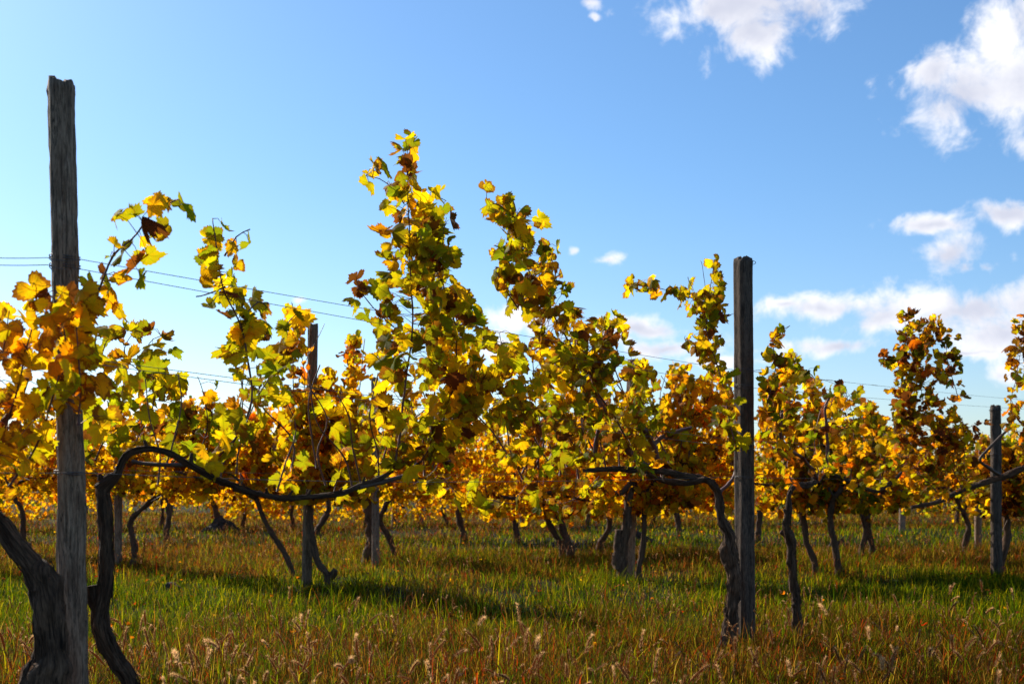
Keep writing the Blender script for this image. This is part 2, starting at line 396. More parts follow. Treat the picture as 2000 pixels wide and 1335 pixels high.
class Vine:
    def __init__(s, label, base, mixn, hi=True, R=.054, group=None, wither=.15):
        s.root = empty('grape_vine', base); tag(s.root, label, 'grape vine', group)
        s.trunk = Tubes(); s.canes = Tubes(); s.mix = mixn; s.hi = hi; s.R = R; s.wither = wither
        s.pos = []; s.sz = []; s.has_c = False
    def wood(s, pts, step=.02, sides=22, bark=.42, knots=.30, thin=False):
        p_ = smooth_path(pts, step)
        j = np.stack([vnoise(np.stack([p_[:, 2]*12+p_[:, 0]*9, p_[:, 1]*3, 0*p_[:, 0]+k*7.7], -1), 5) for k in range(3)], -1)
        p_[:, :3] += (j+.5*np.roll(j, 3, 0))*np.minimum(p_[:, 3:4]*.20, .005)
        s.trunk.add(p_, sides, bark, knots)
        if sides >= 12 and s.hi:
            L_ = len(p_)*step
            tg = norm(np.gradient(p_[:, :3], axis=0)); 
            for _ in range(int(L_*(95 if p_[:, 3].mean() > .02 else 40))):          # peeling strips of bark
                n_ = int(rng.uniform(3, 9)); i = rng.integers(0, max(1, len(p_)-n_)); seg = slice(i, i+n_)
                q = rng.normal(0, 1, 3); q -= tg[i]*q.dot(tg[i]); q = norm(q); m_ = len(p_[seg])
                if m_ < 3: continue
                off = np.linspace(.92, rng.uniform(1.0, 1.28), m_)[::rng.choice([-1, 1])]
                pp = np.empty((m_, 4)); pp[:, :3] = p_[seg, :3]+q*(p_[seg, 3]*off)[:, None]+rng.normal(0, .0012, (m_, 3)); pp[:, 3] = rng.uniform(.0012, .0032)*np.sin(np.linspace(.5, 2.6, m_))
                s.trunk.add(pp, 4, cap=False)
            if p_[:, 3].mean() < .022:
                for _ in range(int(L_*9)):                                            # old pruning spurs
                    i = rng.integers(1, len(p_)-1); q = rng.normal(0, 1, 3); q[2] = abs(q[2])+.5; q = norm(q); l_ = rng.uniform(.008, .03)
                    s.trunk.add(np.array([[*(p_[i, :3]), p_[i, 3]*.8], [*(p_[i, :3]+q*(p_[i, 3]+l_*.5)), p_[i, 3]*.55], [*(p_[i, :3]+q*(p_[i, 3]+l_)), p_[i, 3]*.42]]), 7, .3, .2)
    def cane(s, pts, step=.03, sides=6, col=CANE):
        p_ = smooth_path(pts, step)
        p_[:, :3] += np.stack([vnoise(p_[:, :3]*14+9*k, 6) for k in range(3)], -1)*.004
        L_ = np.arange(len(p_)); p_[:, 3] *= 1+.25*(L_ % 4 == 0)        # nodes
        s.flush(); s.canes.add(p_, sides, col=col); s.has_c = True
        return p_
    def flush(s):
        if s.canes.V: s.canes.build('cane', M['cane'], s.root); s.canes = Tubes()
    def leaves(s, pos, stem=None, R=None, k=1.):
        R = R or s.R
        for q in pos:
            sz = R*rng.uniform(.62, 1.22)
            if stem is not None and s.hi:
                dd = np.linalg.norm(stem[:, :3]-q, axis=1); i = int(np.argmin(dd+rng.uniform(0, .03, len(dd))))
                if dd[i] < .30:
                    a_ = stem[i, :3]; mid = (a_+q)/2+np.array([0, 0, .012])
                    s.canes.add(np.array([[*a_, .0016], [*mid, .0012], [*q, .0010]]), 3, cap=False, col=(.30, .06, .03)); s.has_c = True
            s.pos.append(q); s.sz.append(sz)
    def shoot(s, pts, Y, cover=1.6, r0=.0045, R=None, dz=.09, stem=True, y2=None):
        """pts: (px, py, half-width px) along the shoot; Y depth (number or function of px)"""
        Yf = Y if callable(Y) else (lambda x: Y)
        W = [np.array([*at(x, y, Yf(x)), max(.0013, .72*r0*(1-.7*i/len(pts)))]) for i, (x, y, w_) in enumerate(pts)]
        W = [q+np.array([0, rng.normal(0, .012), 0, 0]) for q in W]
        st = s.cane(W) if stem else smooth_path(W, .03)
        Rr = R or s.R
        for (x0, y0, w0), (x1, y1, w1) in zip(pts[:-1], pts[1:]):
            L_ = math.hypot(x1-x0, y1-y0); Yc = Yf((x0+x1)/2); d_ = Rr*1.55*F/Yc
            n_ = rng.poisson(max(.4, 2.0*cover*L_*(w0+w1)/(d_*d_*.62)))
            for _ in range(n_):
                t = rng.uniform(); w_ = w0+(w1-w0)*t; a_ = rng.uniform(0, 2*np.pi); rr = math.sqrt(rng.uniform())
                px = x0+(x1-x0)*t+math.cos(a_)*rr*w_; py = y0+(y1-y0)*t+math.sin(a_)*rr*min(w_, 40)
                q = at(px, py, Yf(px)); q[1] += rng.normal(0, dz)
                s.leaves([q], st, R)
        return st
    def finish(s, bark='trunk'):
        if s.trunk.V: s.trunk.build('trunk', M['bark'], s.root)
        s.flush()
        if s.pos:
            pos = np.array(s.pos); tip, nr = leaf_dirs(len(pos))
            make_leaves('foliage', pos, s.sz, tip, nr, s.mix, s.hi, s.root, s.wither)

def Z1(x):      # depth of the front row along the picture
    return 1/(.297-.0001094*(x-120)) if x < 1450 else 6.60+(x-1450)*.0088
def W3(L, Yf=Z1, dy=0.):    # (px,py,radius px) list -> world path
    out = []
    for (x, y, r) in L:
        Y = (Yf(x) if callable(Yf) else Yf)+dy
        out.append(np.array([*at(x, y, Y), r*Y/F]))
    return out
def base_of(x, Y): 
    X = (x-1000)/F*Y; return np.array([X, Y, gh(X, Y)])

# ---- front row, vine left of the tall post
v = Vine('thick old vine at the left edge, forking left beside the tallest post, orange leaves', base_of(85, 3.25), 'orange', R=.0505, wither=.25)
b_ = v.root.location
v.wood([[b_.x-.03, 3.27, -.05, .055], *W3([(90, 1340, 40), (98, 1280, 31), (96, 1200, 28), (86, 1140, 26), (66, 1108, 22), (30, 1060, 18), (-5, 1015, 17), (-70, 950, 15), (-160, 900, 13)], 3.25)], sides=34)
v.wood(W3([(86, 1150, 26), (82, 1105, 21), (84, 1092, 10)], 3.25), sides=26)
v.cane(W3([(-160, 900, 7), (-60, 880, 6), (30, 800, 5), (52, 740, 4)], 3.2))
for sh in ([(-20, 900, 60), (10, 830, 60), (40, 750, 60), (55, 680, 55), (65, 610, 32), (72, 560, 14)],
           [(20, 950, 30), (60, 890, 55), (90, 820, 50), (120, 740, 60), (125, 660, 52), (110, 590, 38), (85, 575, 18)],
           [(-60, 850, 50), (-30, 740, 60), (0, 690, 35), (12, 612, 10)],
           [(150, 830, 14), (160, 760, 26), (155, 700, 34), (150, 640, 30)]):
    v.shoot(sh, 3.16, .85, R=.047)
v.finish()

# ---- front row, vine right of the tall post: arching arm, tall shoots
v = Vine('vine right of the tallest post with a long arching arm and the highest shoots', base_of(215, 3.55), 'green', R=.0505)
A = [(258, 1345, 15), (232, 1300, 16), (206, 1255, 17), (196, 1205, 16), (204, 1165, 15), (208, 1120, 13), (207, 1060, 13), (205, 1000, 13), (201, 950, 11)]
v.wood([[*(base_of(330, 3.6)+np.array([0, 0, -.05])), .032], *W3(A, 3.5)], sides=30)
A2 = [(196, 955, 14), (212, 938, 12), (228, 926, 8), (240, 900, 6.6), (256, 882, 6.6), (288, 876, 6.2), (328, 884, 6.2), (362, 902, 6.2), (402, 924, 5.9), (441, 943, 5.5), (480, 957, 5.5), (540, 971, 5.1), (600, 971, 5.1), (660, 964, 4.7), (700, 949, 4.7), (740, 935, 4.3), (766, 918, 3.9)]
v.wood(W3(A2, lambda x: 3.5+(Z1(x)-3.5)*min(1, max(0, (x-200)/300))), sides=20)
v.wood(W3([(178, 1142, 14), (182, 1165, 13), (196, 1195, 12)], 3.5), sides=20)
v.wood(W3([(196, 938, 6), (194, 925, 4)], 3.5), sides=10)
v.cane(W3([(258, 900, 3.5), (304, 906, 4), (360, 908, 3.5), (412, 906, 3)], 3.75), col=CANE2)
v.cane(W3([(700, 950, 4.5), (748, 941, 4.5), (788, 930, 4), (816, 905, 3)], Z1), col=CANE2)
B_ = lambda x: Z1(x)-.05
# shoot leaning right over the wire, beside the post
v.shoot([(150, 760, 24), (165, 690, 34), (170, 620, 36), (195, 560, 44), (225, 500, 36), (262, 452, 30), (300, 420, 30), (342, 392, 32)], 3.35, 1.35, r0=.007, R=.0505)
# second shoot
v.shoot([(410, 905, 20), (462, 850, 46), (490, 780, 66), (484, 700, 58), (470, 640, 52), (440, 575, 32), (428, 510, 22), (420, 450, 34), (415, 425, 26)], B_, 1.15, r0=.006)
v.shoot([(440, 560, 14), (400, 572, 26), (385, 580, 8)], B_, 1.4)
v.shoot([(440, 500, 8), (462, 462, 20), (488, 448, 18)], B_, 1.5)
v.shoot([(470, 620, 12), (505, 590, 28), (520, 600, 10)], B_, 1.1)
v.shoot([(490, 760, 20), (550, 700, 30), (556, 640, 22), (585, 610, 14)], lambda x: Z1(x)+.1, .9, R=.049)
v.shoot([(255, 880, 18), (300, 800, 50), (298, 730, 40), (290, 670, 28), (330, 650, 18)], lambda x: 4.5, .85, R=.0505)
v.shoot([(330, 880, 30), (350, 820, 50), (330, 760, 40), (250, 700, 30), (262, 640, 16)], lambda x: 4.8, .75, R=.0505)
v.shoot([(190, 900, 30), (215, 830, 44), (210, 760, 40), (200, 700, 40), (215, 650, 24)], lambda x: 4.2, .9, R=.0505)
v.shoot([(380, 900, 30), (400, 840, 44), (400, 780, 30), (385, 735, 18)], lambda x: 4.9, .7, R=.049)
v.shoot([(540, 960, 16), (560, 900, 34), (580, 840, 40), (560, 780, 30)], B_, .45, R=.049)
# tall middle shoot with its two stems
v.shoot([(768, 915, 14), (780, 850, 26), (790, 760, 52), (802, 680, 66), (806, 600, 74), (800, 520, 62), (800, 450, 46), (797, 400, 38), (796, 350, 14)], B_, 1.3, r0=.0065)
v.shoot([(797, 345, 4), (800, 308, 16), (800, 280, 20)], B_, 2.4, stem=True)
v.shoot([(790, 400, 4), (768, 370, 8), (742, 348, 18), (715, 345, 16)], B_, 1.9, r0=.003)
v.shoot([(810, 400, 3), (838, 382, 8), (872, 392, 10)], B_, 1.4, r0=.003)
v.shoot([(830, 560, 20), (860, 500, 26), (868, 450, 18), (872, 425, 10)], B_, 1.0, r0=.003)
v.shoot([(850, 860, 26), (885, 760, 60), (890, 670, 66), (880, 600, 55), (850, 520, 48), (815, 420, 24)], lambda x: Z1(x)+.02, 1.65, r0=.006)
v.shoot([(770, 640, 24), (720, 590, 30), (700, 560, 22), (695, 545, 10)], B_, 1.0, r0=.003)
v.shoot([(775, 740, 10), (740, 700, 18), (725, 690, 12)], B_, 1.2, r0=.003, R=.070)
v.shoot([(820, 905, 20), (850, 860, 40), (900, 800, 64), (960, 740, 64), (980, 690, 44), (975, 650, 20)], B_, 1.7)
v.shoot([(880, 900, 22), (850, 900, 26), (845, 920, 14)], B_, .9)

for sh in ([(700, 950, 10), (735, 905, 36), (750, 850, 40), (735, 800, 30), (720, 770, 14)], [(650, 965, 8), (665, 900, 24), (670, 850, 30), (665, 800, 28), (665, 750, 14)],
           [(860, 930, 20), (900, 965, 26), (950, 975, 28), (1010, 985, 20)], [(810, 930, 14), (840, 945, 20), (880, 930, 26)]):
    v.shoot(sh, lambda x: Z1(x)+.35, .8, r0=.003, R=.050)
for _ in range(13):       # bare reddish canes among the leaves
    x0 = rng.uniform(260, 830); y0 = 930+rng.uniform(-20, 30); dx = rng.normal(15, 60)
    v.cane(W3([(x0, y0, 2.0), (x0+dx*.3+rng.normal(0, 8), y0-60, 1.7), (x0+dx*.8+rng.normal(0, 12), y0-130, 1.3), (x0+dx*1.2, y0-rng.uniform(170, 230), 1.2)], lambda x: Z1(x)+.15), col=(.20, .07, .035))
v.finish()

# ---- front row, vine left of the second post (arm goes left)
v = Vine('vine with a shaggy knobbly trunk against the thick mid-right post, arm bent left', base_of(1415, 6.4), 'green', R=.0515, wither=.32)
b_ = v.root.location
v.wood([[b_.x-.01, 6.42, -.06, .06], *W3([(1417, 1282, 15), (1424, 1220, 12.5), (1431, 1160, 12.5), (1431, 1104, 12.5), (1425, 1078, 15), (1424, 1050, 10), (1410, 1010, 8), (1404, 972, 7), (1394, 946, 6.5), (1369, 933, 6), (1333, 928, 5.5), (1296, 919, 5.5), (1240, 917, 5), (1192, 916, 4.5), (1140, 918, 3)], lambda x: 6.4 if x > 1400 else 6.4-(1400-x)*.0035)], sides=30, bark=.5, knots=.4)
v.wood(W3([(1375, 936, 6), (1340, 941, 6), (1300, 938, 5), (1262, 925, 4)], 6.2), sides=12)
C_ = lambda x: 5.55 if x < 1250 else 5.55+(x-1250)*.006
for c_ in ([(1286, 914, 6), (1276, 870, 6), (1246, 820, 5), (1232, 790, 4)], [(1262, 910, 7), (1200, 850, 6), (1165, 770, 5), (1120, 690, 4)], [(1158, 916, 5), (1164, 868, 4), (1170, 830, 3)], [(1276, 868, 5), (1300, 850, 4), (1350, 835, 3)], [(1405, 960, 4), (1430, 935, 3), (1440, 910, 2.5)]):
    v.cane(W3(c_, lambda x: C_(x)+.3))
Y4 = lambda x: Z1(x)+.1
v.shoot([(1240, 900, 22), (1215, 840, 60), (1165, 760, 66), (1125, 690, 62), (1090, 630, 62), (1055, 570, 54), (1025, 510, 58), (1015, 450, 48), (1010, 415, 38)], Y4, 1.6, r0=.007)
v.shoot([(1010, 430, 18), (975, 400, 26), (950, 395, 14)], Y4, 1.3)
v.shoot([(1070, 480, 16), (1080, 520, 20), (1090, 560, 22)], Y4, 1.2)
v.shoot([(1010, 600, 20), (985, 560, 26), (970, 530, 12)], Y4, 1.2)
v.shoot([(1015, 560, 18), (985, 490, 26), (965, 480, 10)], Y4, 1.2)
v.shoot([(1070, 900, 30), (1040, 850, 56), (1010, 790, 60), (1040, 740, 48), (1040, 690, 26)], lambda x: Z1(x)-.15, 1.5)
v.shoot([(1150, 900, 30), (1110, 850, 60), (1100, 780, 60), (1140, 700, 50), (1185, 650, 40), (1200, 625, 18)], lambda x: Z1(x)+.15, 1.6)
v.shoot([(1290, 900, 24), (1265, 850, 44), (1255, 790, 52), (1245, 740, 44), (1235, 705, 24)], lambda x: Z1(x)+.2, 1.35)
v.shoot([(1440, 900, 12), (1425, 820, 22), (1415, 760, 28), (1395, 700, 26), (1380, 640, 32), (1385, 580, 24), (1392, 530, 20), (1395, 510, 14)], 6.3, 1.15, r0=.005)
v.shoot([(1400, 640, 14), (1370, 600, 22), (1345, 580, 14), (1300, 565, 10), (1260, 556, 9), (1234, 555, 8)], 6.3, 2.4, r0=.004, R=.049)
v.shoot([(1355, 570, 10), (1345, 545, 14), (1345, 540, 8)], 6.3, 1.8, r0=.002, R=.07)
v.shoot([(1380, 590, 4), (1372, 520, 5), (1368, 508, 7)], 6.3, .7, r0=.002, R=.049)
v.shoot([(1370, 680, 6), (1340, 665, 9), (1338, 655, 10)], 6.3, 1.3, r0=.002)
v.shoot([(1170, 930, 14), (1130, 970, 30), (1080, 985, 34), (1020, 960, 30)], lambda x: 6.2, .8, r0=.003, R=.05)
v.shoot([(1000, 890, 20), (1040, 930, 36), (1072, 955, 30)], lambda x: 6.0, .8, r0=.003, R=.05)
for _ in range(16):
    x0 = rng.uniform(1000, 1330); y0 = 920+rng.uniform(-20, 20); dx = rng.normal(-30, 50)
    v.cane(W3([(x0, y0, 1.8), (x0+dx*.3+rng.normal(0, 8), y0-55, 1.5), (x0+dx*.8+rng.normal(0, 12), y0-110, 1.2), (x0+dx*1.2, y0-rng.uniform(150, 210), 1.2)], lambda x: 6.1), col=(.20, .07, .035))
v.finish()

# ---- front row, vine right of the second post
v = Vine('slender grape vine standing free right of the thick mid-right post, single dark trunk', base_of(1558, 6.75), 'olive', R=.0505, wither=.25)
b_ = v.root.location
D_ = lambda x: 6.75+(x-1556)*.006
v.wood([[b_.x, 6.75, -.06, .042], *W3([(1556, 1250, 9), (1555, 1193, 8.5), (1550, 1132, 8), (1545, 1072, 8), (1538, 1034, 8), (1539, 1000, 6), (1542, 962, 5), (1553, 947, 5), (1576, 947, 4.5), (1598, 938, 3.5)], D_)], sides=24, bark=.5, knots=.4)
v.wood(W3([(1536, 1045, 6), (1524, 1038, 4)], 6.75), sides=10)
v.wood(W3([(1590, 944, 4), (1612, 925, 3.6), (1642, 932, 3.6), (1674, 948, 3.6), (1712, 957, 3.2), (1742, 940, 3.5), (1760, 922, 2.5)], D_), sides=12)
v.cane(W3([(1598, 938, 4), (1613, 912, 3.5), (1616, 860, 3), (1612, 800, 2.5), (1622, 770, 2)], D_))
v.cane(W3([(1598, 938, 4), (1572, 900, 3.5), (1528, 860, 3), (1526, 800, 3)], D_))
v.shoot([(1545, 940, 16), (1526, 880, 26), (1522, 820, 30), (1530, 770, 26), (1545, 725, 28), (1555, 690, 16)], D_, 1.1, R=.0505)
v.shoot([(1500, 780, 16), (1515, 720, 18), (1512, 680, 14), (1520, 650, 14), (1542, 636, 10)], D_, 1.3, R=.049)
v.shoot([(1545, 740, 12), (1580, 728, 16), (1590, 742, 10)], D_, 1.4, R=.049)
v.shoot([(1600, 930, 20), (1590, 870, 40), (1600, 810, 36), (1620, 780, 16)], D_, .95)
v.shoot([(1660, 940, 24), (1665, 880, 46), (1665, 820, 40), (1655, 775, 26), (1650, 760, 12)], D_, 1.1)
v.shoot([(1720, 945, 24), (1720, 890, 40), (1725, 840, 30)], D_, .9)
v.finish()

# ---- front row, vine at the right edge
v = Vine('browning vine at the right edge, long bare arm slanting across the rough post', base_of(2130, 9.6), 'brown', R=.0515, wither=.42)
b_ = v.root.location
E_ = lambda x: 9.0+(x-1800)*.0018
v.wood([[b_.x, 9.6, -.06, .05], *W3([(2128, 1180, 13), (2120, 1080, 11), (2126, 980, 9), (2100, 905, 8), (2050, 900, 7), (2000, 915, 6), (1960, 930, 5.5), (1924, 941, 5), (1880, 956, 4.5), (1832, 979, 4), (1780, 991, 3)], E_)], sides=16)
v.cane(W3([(1958, 930, 3), (1934, 915, 3), (1914, 896, 2.6), (1938, 868, 2.6), (1976, 828, 2.5), (1981, 795, 1.6)], E_), col=CANE2)
v.shoot([(1880, 955, 16), (1850, 890, 46), (1820, 830, 56), (1800, 770, 46), (1795, 710, 42), (1800, 660, 36), (1812, 625, 18)], lambda x: 8.6, 1.3, r0=.005)
v.shoot([(1830, 960, 16), (1780, 900, 50), (1770, 840, 44), (1765, 780, 26), (1760, 740, 24)], lambda x: 8.6, 1.2)
v.shoot([(1790, 720, 8), (1775, 680, 20), (1768, 640, 10), (1768, 610, 6)], 8.6, 1.2, r0=.002)
v.shoot([(1765, 720, 8), (1735, 710, 14), (1720, 700, 10)], 8.6, 1.1, r0=.002)
v.shoot([(1845, 870, 30), (1880, 840, 34), (1905, 830, 20)], 8.6, 1.2)
v.shoot([(1870, 780, 16), (1865, 760, 16), (1850, 700, 14), (1850, 650, 8)], 8.6, .9)
v.shoot([(2030, 900, 30), (1990, 850, 14), (1975, 790, 18), (1985, 740, 28), (1995, 680, 26), (2005, 620, 20)], lambda x: 8.9, 1.0)
v.shoot([(2060, 880, 40), (2070, 800, 50), (2060, 700, 40), (2050, 620, 30)], lambda x: 9.1, 1.0)
v.finish()

# ------------------------------------------------------------ rows behind
def back_vine(label, bx, by, trunk, x0, x1, top, bottom, mixn='gold', R=.056, n=330, group='vines in the rows behind', Y=None, w=6, extra=(), tops=()):
    """trunk: (px, py) points from the base up; canopy between x0..x1, top..bottom in photo pixels at that depth"""
    Y = Y or .92*F/(by-HY)
    X = (bx-1000)/F*Y
    v = Vine(label, np.array([X, Y, gh(X, Y)]), mixn, hi=False, R=R, group=group, wither=.15)
    pts = [[X, Y, -.06, w*1.3*Y/F]]+W3([(p_[0], p_[1], w*(1-.35*i/len(trunk))) for i, p_ in enumerate(trunk)], Y)
    sides = 12 if Y < 18 else 8
    v.wood(pts, .04, sides)
    tx, ty = trunk[-1]
    for e_ in extra: v.wood(W3(e_, Y), .04, sides)
    cy = max(bottom-40, 928)
    arm = lambda xe, yy: v.wood(W3([(tx, ty, w*.6), ((tx*2+xe)/3, cy+rng.uniform(-6, 6), w*.5), ((tx+2*xe)/3, cy+rng.uniform(-8, 10), w*.42), (xe, cy+rng.uniform(-14, 4), w*.3)], Y+yy), .06, 8)
    arm(x0+(x1-x0)*.1, -.08); arm(x1-(x1-x0)*.1, .08)
    ns = max(3, int((x1-x0)*Y/F/.17))
    per = max(3, int(n*2.4/ns))
    for k in range(ns):
        sx = x0+(x1-x0)*(k+rng.uniform(.1, .9))/ns
        lean = rng.normal(0, 14)
        tp = top+rng.uniform(-6, 46) if not (tops and k < len(tops)) else tops[k][1]
        if tops and k < len(tops): sx = tops[k][0]; lean = rng.normal(0, 4)
        dy0 = rng.uniform(-.28, .28)
        pth = [(sx, cy, 0), (sx+lean*.4+rng.normal(0, 5), (cy*2+tp)/3, 0), (sx+lean*.8+rng.normal(0, 5), (cy+2*tp)/3, 0), (sx+lean, tp, 0)]
        for _k in range(3 if Y < 16 else (1 if Y < 22 else 0)): v.cane([[*at(a_+_k*rng.normal(0, 13), b__+_k*rng.uniform(0, 40), Y+dy0), .0042-.0006*_k] for (a_, b__, _) in pth], .1, 4, col=(.17, .07, .035))
        for _ in range(per):
            t = (rng.uniform(-.22, 1) if rng.uniform() < .8 else rng.uniform(-.35, .5)) if Y < 20 else rng.uniform(-.95, 1)
            tt = max(t, 0); wd = .17*(1-.62*tt**1.5)*F/Y
            px = sx+lean*tt+rng.normal(0, wd*.55); py = cy+(tp-cy)*t
            if py > bottom: py = bottom-rng.uniform(-14, 40)
            q = at(px, py, Y+dy0*(1-.3*tt)+rng.normal(0, .10)); v.leaves([q])
    v.finish()

B = back_vine
# second row (labels say which trunk it is)
B('dark leaning vine far left behind the tall post, trunk curving up from pinkish grass', 262, 1072, [(262, 1066), (254, 1020), (270, 1000), (300, 975), (322, 955)], 150, 330, 790, 968, 'gold', n=420, Y=13.0)
B('small vine at the far left edge, thin trunk bending in the pinkish grass', 44, 1010, [(44, 1004), (30, 975), (20, 950)], -40, 160, 770, 965, 'orange', n=420, Y=14.5, w=5)
B('vine growing beyond the left picture edge, only its yellow canopy reaching in', -150, 1100, [(-150, 1094), (-160, 1000), (-150, 950)], -330, 0, 760, 968, 'orange', n=500, Y=12.4)
B('vine with a thin dark trunk slanting down right to the slim pale-edged post', 572, 1116, [(570, 1112), (562, 1092), (548, 1066), (528, 1036), (512, 1005), (500, 970)], 320, 600, 765, 970, 'gold', n=760, w=5.5, extra=([(455, 955, 4), (480, 963, 5), (500, 972, 5)],))
B('vine beside the slim pale-edged post, trunk bowed right to a short stump', 645, 1132, [(640, 1124), (628, 1108), (616, 1080), (608, 1045), (604, 1000), (612, 960)], 560, 745, 715, 968, 'gold', n=620, w=7, extra=([(640, 1126, 8), (650, 1122, 8), (656, 1112, 6)],), tops=((692, 655), (655, 720), (575, 600), (620, 740), (600, 770)))
B('vine with a thick black upright trunk against the rounded grey post left of centre', 724, 1086, [(722, 1080), (728, 1040), (720, 990), (722, 950)], 660, 800, 790, 975, 'gold', n=330, w=13)
B('vine with a trunk kinked like an elbow, right of the rounded grey post', 770, 1076, [(768, 1072), (758, 1044), (742, 1018), (752, 990), (766, 968)], 740, 930, 785, 980, 'gold', n=470, w=6)
B('vine under the tallest leafy shoots, its canopy hanging low', 1116, 1074, [(1112, 1068), (1100, 1030), (1088, 990), (1080, 962)], 930, 1110, 780, 1010, 'gold', n=560, w=8)
B('vine whose trunk crosses low against its neighbour near the picture centre', 1098, 1072, [(1098, 1066), (1085, 1045), (1068, 1010), (1060, 975)], 1060, 1210, 790, 1010, 'gold', n=400, w=6)
B('stout stepped old vine against the post whose top is hidden', 1217, 1118, [(1216, 1112), (1217, 1070), (1222, 1030), (1228, 985), (1234, 940)], 1160, 1300, 760, 1000, 'gold', n=480, w=10, extra=([(1208, 1110, 11), (1209, 1060, 11), (1209, 1034, 9)],))
B('thin upright vine one step right of the stout stepped vine', 1248, 1116, [(1248, 1110), (1256, 1070), (1260, 1010), (1266, 965), (1277, 935)], 1270, 1420, 722, 985, 'gold', n=600, w=6, tops=((1320, 712), (1345, 735), (1380, 740)))
B('vine left of the slender free vine, trunk top swept left', 1640, 1108, [(1637, 1102), (1630, 1060), (1622, 1020), (1627, 978), (1645, 952)], 1600, 1780, 785, 1000, 'olive', n=520, w=7)
B('vine between the slender free vine and its swept neighbour, narrow dark trunk', 1594, 1106, [(1592, 1100), (1576, 1060), (1570, 1020), (1568, 975)], 1440, 1620, 742, 990, 'olive', n=620, w=6, tops=((1500, 738), (1545, 742), (1590, 745)))
B('vine hugging the rough post near the right edge, trunk bowed right', 1958, 1106, [(1955, 1100), (1966, 1060), (1966, 1020), (1955, 970)], 1900, 2060, 835, 1010, 'brown', n=420, w=8, Y=12.0)
B('vine beyond the right picture edge, its reddish leaves touching the border', 2180, 1090, [(2180, 1084), (2170, 1020), (2180, 960)], 2040, 2300, 800, 1000, 'brown', n=480, w=8)
# third row
third = [(427, 1030, [(427, 1024), (420, 990), (405, 962)], 'third-row vine standing in a dark mound left of centre'),
 (325, 1046, [(325, 1040), (330, 1000), (318, 960)], 'third-row vine half hidden under the arching arm, small pale trunk'),
 (130, 1046, [(130, 1040), (124, 1000), (132, 960)], 'third-row vine behind the foot of the tallest post, golden leaves'),
 (1330, 1046, [(1327, 1040), (1321, 1000), (1318, 965)], 'third-row vine with a short thick trunk left of the shaggy knobbly vine'),
 (1172, 1066, [(1172, 1060), (1190, 1028), (1188, 995)], 'spindly third-row vine with a pale upper stem just left of the stout stepped vine'),
 (1684, 1080, [(1683, 1074), (1690, 1040), (1684, 1008)], 'left one of the close pair of third-row vines right of the dark mound'),
 (1706, 1080, [(1704, 1074), (1698, 1045), (1695, 1012)], 'right one of the close pair of third-row vines right of the dark mound'),
 (1886, 1070, [(1885, 1064), (1892, 1030), (1880, 1000)], 'third-row vine with a stumpy trunk left of the rough right post'),
 (905, 1046, [(905, 1040), (896, 1000), (910, 965)], 'third-row vine in the middle gap, only canopy and a faint trunk showing'),
 (1010, 1050, [(1010, 1044), (1004, 1000), (1010, 965)], 'third-row vine behind the low hanging centre canopy'),
 (1480, 1046, [(1480, 1040), (1484, 1000), (1478, 965)], 'third-row vine hidden behind the thick mid-right post'),
 (-90, 1046, [(-90, 1040), (-84, 1000), (-90, 965)], 'third-row vine beyond the left border, canopy only'),
 (2090, 1050, [(2090, 1044), (2084, 1000), (2090, 965)], 'third-row vine beyond the right border, canopy only'),
 (620, 1040, [(620, 1034), (640, 1000), (640, 965)], 'third-row vine behind the slim pale-edged post')]
for (bx, by, tr, lab) in third:
    B(lab, bx, by, tr, bx-100, bx+100, 792 if bx < 1700 else 835, 972 if bx < 800 else 992, 'bright' if bx < 1500 else 'olive', n=330, w=6, group='vines of the third row')
# farther rows, too small to tell apart
k = 0
for (Yr, xs, top, bot, nn) in ((24, range(-250, 2300, 140), 850, 978, 260), (33, range(-200, 2260, 130), 868, 965, 170), (46, range(-150, 2200, 120), 885, 958, 70)):
    for x in xs:
        bx = x+random.uniform(-25, 25); Y = Yr+random.uniform(-.5, .5)+(x-1000)*.002
        by = HY+.92*F/Y
        B('small yellow vine in the distant rows under the front canopy', bx, by, [(bx, by-3), (bx+random.uniform(-7, 7), by-25), (bx+random.uniform(-10, 10), 960)], bx-72, bx+72, top, bot+rng.uniform(0, 32), 'bright' if x < 1600 else 'olive', n=nn, w=4 if Yr < 30 else 3, Y=Y, R=.06, group='vines of the distant rows')
        k += 1

